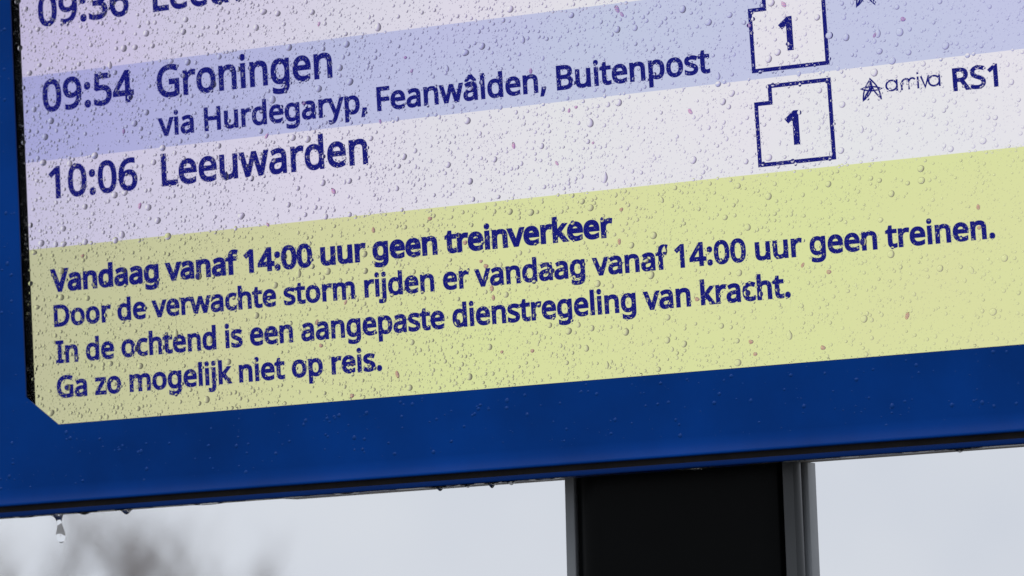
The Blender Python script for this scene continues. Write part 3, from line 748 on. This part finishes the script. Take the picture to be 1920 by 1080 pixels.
bare_tree(-60, 75, 6.0, .9, 3, "blurred bare tree at the edge of view, leftmost behind the board", .45)
bare_tree(90, 72, 5.5, .9, 8, "pale blurred bare tree between the leftmost tree and the one under the widest lip bead", .4)
bare_tree(190, 79, 5.5, .9, 5, "pale blurred bare tree standing straight under the widest bead on the lip", .4)
bare_tree(300, 66, 5.1, .8, 21, "darkest blurred bare tree, brownish, in the middle of the row of trees", .5)
bare_tree(370, 78, 4.9, .8, 13, "pale blurred bare tree just beside the darkest brownish tree", .4)
bare_tree(450, 74, 4.0, .8, 34, "low blurred bare tree nearest to the black post", .4)

# ------------------------------------------------------------------ water hanging from the lower lip
LIPZ = FZ0 - .0092


def hanging(name, x0, x1, hfun, y0, y1, n, label, cat, group=None):
    """A body of water hanging under the lip from x0 to x1; hfun gives how far it hangs."""
    xm = (x0 + x1) / 2
    bm = bmesh.new()
    loops = []
    ny = 10
    for i in range(n + 1):
        x = x0 + (x1 - x0) * i / n
        h = max(hfun(x), 0.00006)
        lp = []
        for k in range(ny + 1):
            t_ = math.pi * k / ny
            lp.append((x - xm, (y0 + y1) / 2 - (y1 - y0) / 2 * math.cos(t_), -h * math.sin(t_) ** .8 - .00004))
        loops.append(lp)
    rows = [[bm.verts.new(q) for q in lp] for lp in loops]
    for a, b in zip(rows, rows[1:]):
        for k in range(ny):
            bm.faces.new((a[k], a[k + 1], b[k + 1], b[k]))
        bm.faces.new((a[ny], a[0], b[0], b[ny]))
    bm.faces.new(rows[0])
    bm.faces.new(rows[-1])
    o = bm_obj(name, bm, M_WATER, None, True, math.radians(50))
    o.location = (xm, 0, Z0 + LIPZ)
    return tag(o, label, cat, group)


rf = random.Random(5)
waves = [(rf.uniform(25, 160), rf.uniform(0, 6.3), rf.uniform(.2, 1)) for _ in range(7)]
film = lambda x: .0006 + .0006 * sum(a * math.sin(f * x + ph) for f, ph, a in waves) / 2.2
hanging("water_film", -.50, .52, film, -.0094, -.0040, 700, "thin wavy film of rainwater along the bottom lip", "water film")
BEADS = [(-.3449, .0026, .0085, "widest bulging water bead under the lip, next to the long hanging drop"),
         (-.3830, .0013, .0110, "shallow water bead between the long hanging drop and the widest bead"),
         (-.0698, .0022, .0058, "water bead under the lip, farthest from the post in its row of four"),
         (-.0463, .0016, .0050, "flattest water bead, second from the far end of the row beside the post"),
         (-.0262, .0026, .0052, "fullest water bead in the row of four beside the post"),
         (-.0100, .0018, .0060, "water bead under the lip nearest to the black post"),
         (.3455, .0017, .0085, "shallow water bead under the lip on the far side of the post")]
for bx, bh, bw, lab in BEADS:
    bx, bh = bx + (.749 - bx) * .0025, bh * 1.65
    hanging("water_bead", bx - bw * 1.1, bx + bw * 1.1, (lambda x, bx=bx, bh=bh, bw=bw: bh * math.exp(-((x - bx) / (bw * .42)) ** 2)),
            -.0093, -.0015, 48, lab, "water drop", "water beads hanging under the lip")

# the long drop that is about to fall: rings from its foot on the lip down to the tip (pixels of the photograph -> 0.42 mm)
DX, DZ = -.4055 + 1.155 * .0020, LIPZ
RINGS = [(0.0, -27, 8), (.6, -21, 6.5), (1.6, -15, 5.2), (3.0, -10.5, 3.6), (4.8, -8.3, 2.6), (6.6, -7.2, 2.4), (8.4, -6.6, 3.4), (10.2, -7.2, 5.0), (12.2, -8.4, 6.6),
         (14.2, -9.9, 8.2), (16.2, -10.6, 9.6), (17.8, -10.2, 9.6), (19.4, -8.6, 8.0), (20.7, -6.0, 5.6), (21.5, -3.2, 3.0), (21.8, -.8, .8)]
bm = bmesh.new()
loops = []
for dz, a, b in RINGS:
    cx, r = (a + b) / 2 * .42 * MM, (b - a) / 2 * .42 * MM
    ry = min(r, .0036)
    loops.append([(cx + r * math.cos(2 * math.pi * k / 24), ry * math.sin(2 * math.pi * k / 24), -dz * MM * 1.09) for k in range(24)])
loops_skin(bm, loops, True, True)
bmesh.ops.subdivide_edges(bm, edges=[e for e in bm.edges if abs(e.verts[0].co.z - e.verts[1].co.z) > 1e-7], cuts=1, smooth=.6)
o = bm_obj("hanging_drop", bm, M_WATER, None, True, math.radians(70))
o.location = (DX, -.0045, Z0 + DZ - .00005)
tag(o, "long clear water drop stretching off the bottom lip, about to fall", "water drop")

# ------------------------------------------------------------------ rain on the glass
import numpy as np
from mathutils import noise
GY = -0.0090 - 0.00004


def cap_template(seg, rings, h, lump, seed, tall=1.0, tear=0.0):
    """A water cap of radius 1 lying on the plane y = 0, bulging to -y; flat underside."""
    rnd = random.Random(seed)
    ph = [rnd.uniform(0, 6.283) for _ in range(3)]
    V, F, smooth = [(0, -h, 0)], [], []
    R = (1 + h * h) / (2 * h)
    th0 = math.asin(min(1, 1 / R)) if h <= 1 else math.pi - math.asin(1 / R)
    for i in range(1, rings + 1):
        th = th0 * i / rings
        rr, yy = R * math.sin(th), R * math.cos(th) - (R - h)
        for k in range(seg):
            a = 2 * math.pi * k / seg
            q = 1 + lump * (math.sin(2 * a + ph[0]) + .6 * math.sin(3 * a + ph[1]))
            x, z = rr * q * math.cos(a), rr * q * math.sin(a) * tall
            if tear and z > 0:
                x *= 1 - tear * (z / tall) ** 1.3
            V.append((x, -max(yy, 0) * (1 - .35 * tear * max(0, z / tall)), z))
    for k in range(seg):
        F.append((0, 1 + k, 1 + (k + 1) % seg))
    for i in range(rings - 1):
        for k in range(seg):
            a, b = 1 + i * seg + k, 1 + i * seg + (k + 1) % seg
            F.append((a, a + seg, b + seg, b))
    base = len(V)
    for k in range(seg):                         # underside with its own rim
        V.append(V[1 + (rings - 1) * seg + k])
    nb = tuple(base + k for k in reversed(range(seg)))
    return np.array(V, float), F, nb


def mesh_from_templates(name, temps, items, mat):
    """items: (template index, x, z, rx, ry, rz); one mesh."""
    VS, LV, LS, SM = [], [], [], []
    off = 0
    for ti, x, z, rx, ry, rz in items:
        V, F, nb = temps[ti]
        VS.append(V * (rx, ry, rz) + (x, 0, z))
        for f in F:
            LV.extend(off + i for i in f)
            LS.append(len(f))
            SM.append(True)
        LV.extend(off + i for i in nb)
        LS.append(len(nb))
        SM.append(False)
        off += len(V)
    me = bpy.data.meshes.new(name)
    A = np.concatenate(VS)
    me.vertices.add(len(A))
    me.vertices.foreach_set("co", A.astype(np.float32).ravel())
    me.loops.add(len(LV))
    me.loops.foreach_set("vertex_index", np.array(LV, np.int32))
    me.polygons.add(len(LS))
    st = np.concatenate([[0], np.cumsum(LS)[:-1]]).astype(np.int32)
    me.polygons.foreach_set("loop_start", st)
    me.polygons.foreach_set("use_smooth", SM)
    me.update(calc_edges=True)
    me.validate()
    me.materials.append(mat)
    o = bpy.data.objects.new(name, me)
    COL.objects.link(o)
    return o


rd = random.Random(77)


def on_glass(x, z, r):
    if not (GX0 + r < x < GX1 - r and GZ0 + r < z < GZ1 - r):
        return False
    return (x - GX0) / .0288 + (z - GZ0) / .0248 > 1 + r * 50     # cut corner


def image_pos(x, z):
    d = Vector((x, GY, z + Z0)) - CAM
    k = d.dot(fwd)
    return 960 + 5600 * d.dot(right) / k, 540 + 5600 * d.dot(down) / k


CELL = .006
grid = {}


def clear_of(x, z, r, gap=.9):
    gx, gz = int(x // CELL), int(z // CELL)
    for i in (-1, 0, 1):
        for j in (-1, 0, 1):
            for (a, b, c) in grid.get((gx + i, gz + j), ()):
                if (x - a) ** 2 + (z - b) ** 2 < ((r + c) * gap) ** 2:
                    return False
    return True


def occupy(x, z, r):
    grid.setdefault((int(x // CELL), int(z // CELL)), []).append((x, z, r))


NUM = ["no", "one", "two", "three", "four", "five", "six", "seven", "eight", "nine", "ten", "eleven", "twelve"]
ORD = ["first", "second", "third", "fourth"]
PLACE = {"in the top row": "top row", "in the light blue row": "blue row", "in the row above the yellow panel": "lowest white row",
         "in the bold yellow-panel line": "bold line", "in the storm line": "storm line", "in the line about kracht": "kracht line",
         "in the last line": "last line", "beside the operator logo": "beside the logo",
         "in the upper platform box": "upper box", "in the lower platform box": "lower box"}
SHAPE = ["round", "round", "oval", "lumpy", "teardrop", "slim"]


def describe(x, z, r, shape):
    best = min(LETTERS, key=lambda L: (L[0] - x) ** 2 + (L[1] - z) ** 2)
    lx, lz, ch_, word, line, li, n_ = best
    dx, dz = x - lx, z - lz
    d = math.hypot(dx, dz)
    same = [i for i, c in enumerate(word) if c == ch_]
    nm = {":": "colon", ",": "comma", ".": "full stop"}.get(ch_, ch_)
    if len(same) > 1:
        nm = ORD[same.index(li)] + " " + nm
    if len(word.strip(".,")) == 1:
        what = "the figure " + ch_
    else:
        what = "the " + nm + " of " + word.strip(".,")
    a = math.degrees(math.atan2(dz, dx)) % 360
    way = ["right of", "diagonally above right of", "above", "diagonally above left of", "left of", "diagonally below left of", "below", "diagonally below right of"][int((a + 22.5) // 45) % 8]
    k = round(d / .0085)
    if d < .0065:
        rel = "lying on"
    elif k <= 1:
        rel = "close " + way.replace("diagonally ", "")
    else:
        rel = (("half a letter" if k == 1 else "one letter" if k == 2 else ("%s letters" % NUM[min(12, k // 2)])) + " " + way.replace("diagonally ", ""))
    size = "big" if r > .00205 else "smaller"
    return "%s %s raindrop %s %s, %s" % (size, shape, rel, what, PLACE[line])


# the largest drops: each an object of its own
TEMP_BIG = [cap_template(24, 9, .76, .02, 1), cap_template(24, 9, .86, .03, 2), cap_template(24, 9, .78, .03, 3, 1.22),
            cap_template(24, 9, .76, .115, 4, 1.05), cap_template(24, 9, .76, .03, 5, 1.55, .55), cap_template(24, 9, .66, .05, 6, 1.7)]
big_mesh = []
for i, tmpl in enumerate(TEMP_BIG):
    ob = mesh_from_templates("raindrop", TEMP_BIG, [(i, 0, 0, 1, 1, 1)], M_WATER)
    big_mesh.append(ob.data)
    bpy.data.objects.remove(ob)
first = None
made = 0
used = set()
GLINTS = [(760, 108), (772, 133), (995, 133), (1157, 17), (1166, 27), (713, 228), (1067, 207), (963, 273), (1044, 306), (1044, 318), (1112, 268),
          (1294, 209), (1347, 140), (1612, 240), (500, 255), (625, 358), (569, 193), (232, 246), (806, 410), (700, 431), (872, 455), (1161, 453),
          (902, 490), (911, 499), (922, 540), (925, 558), (594, 604), (648, 567), (602, 648), (941, 660), (943, 684), (998, 658), (660, 684),
          (745, 702), (660, 742), (1505, 497), (1554, 510), (1408, 641), (1416, 664), (1543, 652), (1701, 592), (1834, 388), (1836, 427), (1307, 561),
          (1404, 48), (1469, 8), (502, 421), (1165, 393), (262, 386), (598, 45), (1693, 36), (1640, 66), (1080, 201), (155, 480), (640, 900)]


def from_image(u, v, y):
    d = fwd + right * ((u - 960) / 5600) + down * ((v - 540) / 5600)
    k = (y - CAM.y) / d.y
    return CAM.x + d.x * k, CAM.z + d.z * k - Z0


# runs: a heavy drop that has slid down a little and left a thin beaded track
RUNS = [(1615, 196, 242), (1646, 22, 62), (1346, 118, 142), (1138, 640, 684), (424, 262, 330), (838, 60, 128), (560, 455, 512), (1246, 395, 470), (206, 70, 122), (1480, 560, 628), (980, 30, 74), (330, 560, 624)]
run_beads = []
run_heads = []
for u_, va, vb in RUNS:
    hx, hz = from_image(u_, vb, GY)
    tx, tz = from_image(u_ + rd.uniform(-3, 3), va, GY)
    run_heads.append((hx, hz))
    n_ = int((tz - hz) / .0016)
    for k in range(1, n_ + 1):
        q = k / n_
        bx, bz = hx + (tx - hx) * q + rd.uniform(-.0004, .0004), hz + (tz - hz) * q
        if k > 2 and rd.random() < .75:
            rr = rd.uniform(.00030, .00062)
            run_beads.append((rd.randrange(4), bx, bz, rr, rr * .8, rr * rd.uniform(1.0, 1.7)))
        occupy(bx, bz, .0013)

for u_, v_ in GLINTS:
    x, z = from_image(u_, v_, GY)
    r = rd.uniform(.0011, .0019)
    if not on_glass(x, z, r) or not clear_of(x, z, r * .8):
        continue
    ti = rd.choice((3, 4, 5, 3))
    lab = describe(x, z, r, "glinting").replace("big ", "red-violet ").replace("smaller ", "red-violet ")
    if lab in used:
        continue
    used.add(lab)
    occupy(x, z, r)
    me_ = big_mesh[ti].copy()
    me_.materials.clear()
    me_.materials.append(M_PAINTED_GLINT)
    o = bpy.data.objects.new("raindrop", me_)
    COL.objects.link(o)
    o.location = (x, GY, z + Z0)
    o.scale = (r, r * .8, r)
    o.rotation_euler = (0, rd.uniform(-.6, .6), 0)
    tag(o, lab, "raindrop", "coloured glinting raindrops on the display glass")
    made += 1
for hx, hz in run_heads:
    r = rd.uniform(.0019, .0025)
    lab = describe(hx, hz, r, "running").replace("smaller ", "big ")
    if lab in used:
        continue
    used.add(lab)
    occupy(hx, hz, r)
    o = bpy.data.objects.new("raindrop", big_mesh[4])
    COL.objects.link(o)
    o.location = (hx, GY, hz + Z0)
    o.scale = (r, r * .95, r)
    o.rotation_euler = (0, rd.uniform(-.15, .15), 0)
    tag(o, lab, "raindrop", "raindrops that have run down the display glass")
    made += 1
NG = made
tries = 0
while made < 300 and tries < 40000:
    tries += 1
    x, z = rd.uniform(GX0, .43), rd.uniform(GZ0, .30)
    u = (made - NG) / (300 - NG)
    r = .0015 * (1 - u) ** 1.1 + .00172 + rd.uniform(-.0001, .0001) if made > NG + 12 else rd.uniform(.0023, .0030) * 1.0
    r = min(r, .0029)
    if not on_glass(x, z, r * 1.2) or not clear_of(x, z, r * 1.3, 1.15):
        continue
    px, py = image_pos(x, z)
    if not (3 < px < 1917 and 3 < py < 1077):
        continue
    if any(abs(L[0] - x) < .0085 and abs(L[1] - z) < .0125 for L in LETTERS) and rd.random() < .75:
        continue
    if rd.random() < .30 * (x + .42) / .84:      # thinner towards the far side
        continue
    ti = rd.choices(range(6), (46, 34, 7, 9, 3, 1))[0]
    lab = describe(x, z, r, SHAPE[ti])
    if lab in used or len(lab.replace(":", " ").split()) > 16:
        continue
    used.add(lab)
    occupy(x, z, r * 1.15)
    if first is None:
        o = first = bpy.data.objects.new("raindrop", big_mesh[ti])
    else:
        o = first.copy()
        o.data = big_mesh[ti]
    COL.objects.link(o)
    o.location = (x, GY, z + Z0)
    o.scale = (r, r * rd.uniform(.85, 1.1), r * rd.uniform(.95, 1.08))
    o.rotation_euler = (0, rd.uniform(-.35, .35), 0)
    tag(o, lab, "raindrop", "larger raindrops on the display glass")
    made += 1

# all the smaller ones: too many to count
TEMP_S = [cap_template(14, 6, .70, .03, 1), cap_template(14, 6, .80, .05, 2), cap_template(14, 6, .66, .06, 3, 1.1), cap_template(14, 6, .7, .04, 4, 1.25, .2)]
TEMP_T = [cap_template(10, 4, .68, .05, 1), cap_template(10, 4, .60, .08, 2)]


def hides_letter(x, z, r):
    """True for a fat drop square on a letter, most of which the rain happened to spare."""
    if r < .0009:
        return False
    for L in LETTERS:
        if abs(L[0] - x) < .0085 and abs(L[1] - z) < .0125:
            return rd.random() < .72
    return False


def sprinkle(n, rmin, rmax, power, temps, gap, thin):
    items = []
    tries = 0
    while len(items) < n and tries < n * 10:
        tries += 1
        x, z = rd.uniform(GX0, GX1), rd.uniform(GZ0, .372)
        r = rmin + (rmax - rmin) * rd.random() ** power
        if rd.random() < thin * (x + .42) / .84 or not on_glass(x, z, r) or not clear_of(x, z, r, gap) or (x < -.4185 and rd.random() < .6) or noise.noise(Vector((x * 17, z * 17, n * .37))) + noise.noise(Vector((x * 60, z * 38, 2))) * .6 < rd.uniform(-1.0, .25) :
            continue
        if hides_letter(x, z, r):
            continue
        occupy(x, z, r)
        items.append((rd.randrange(len(temps)), x, z, r, r * rd.uniform(.8, 1.15), r * rd.uniform(.92, 1.12)))
    return items


it_s = run_beads + sprinkle(3000, .00096, .00168, 1.2, TEMP_S, 1.0, .55) + sprinkle(15000, .00042, .00120, 2.0, TEMP_S, 1.0, .45)
o = mesh_from_templates("small_raindrops", TEMP_S, it_s, M_WATER)
o.location = (0, GY, Z0)
tag(o, "countless small raindrops sprinkled between the larger ones over the display glass", "raindrops", kind="stuff")
it_t = sprinkle(24000, .00026, .00052, 1.0, TEMP_T, .95, .1)
o = mesh_from_templates("rain_mist", TEMP_T, it_t, M_WATER)
o.location = (0, GY, Z0)
tag(o, "fine mist of pinprick droplets wetting the whole display glass", "droplets", kind="stuff")

# faint droplets on the blue paint
items = []
for _ in range(4800):
    x, z = rd.uniform(FX0 + .012, FX1 - .012), rd.uniform(FZ0 + .002, FZ1 - .012)
    if on_glass(x, z, -.003) or (GX0 - .002 < x < GX1 + .002 and z > GZ0 - .002 and (x - GX0) / .0288 + (z - GZ0) / .0248 > .92):
        continue
    r = .0005 + .0012 * rd.random() ** 2.2
    items.append((rd.randrange(2), x, z, r, r * .45, r * rd.uniform(.8, 1.2)))
o = mesh_from_templates("frame_droplets", TEMP_S, items, M_BEADED)
o.location = (0, YF + .00002, Z0)
tag(o, "faint fine droplets speckling the blue frame around the display", "droplets", kind="stuff")
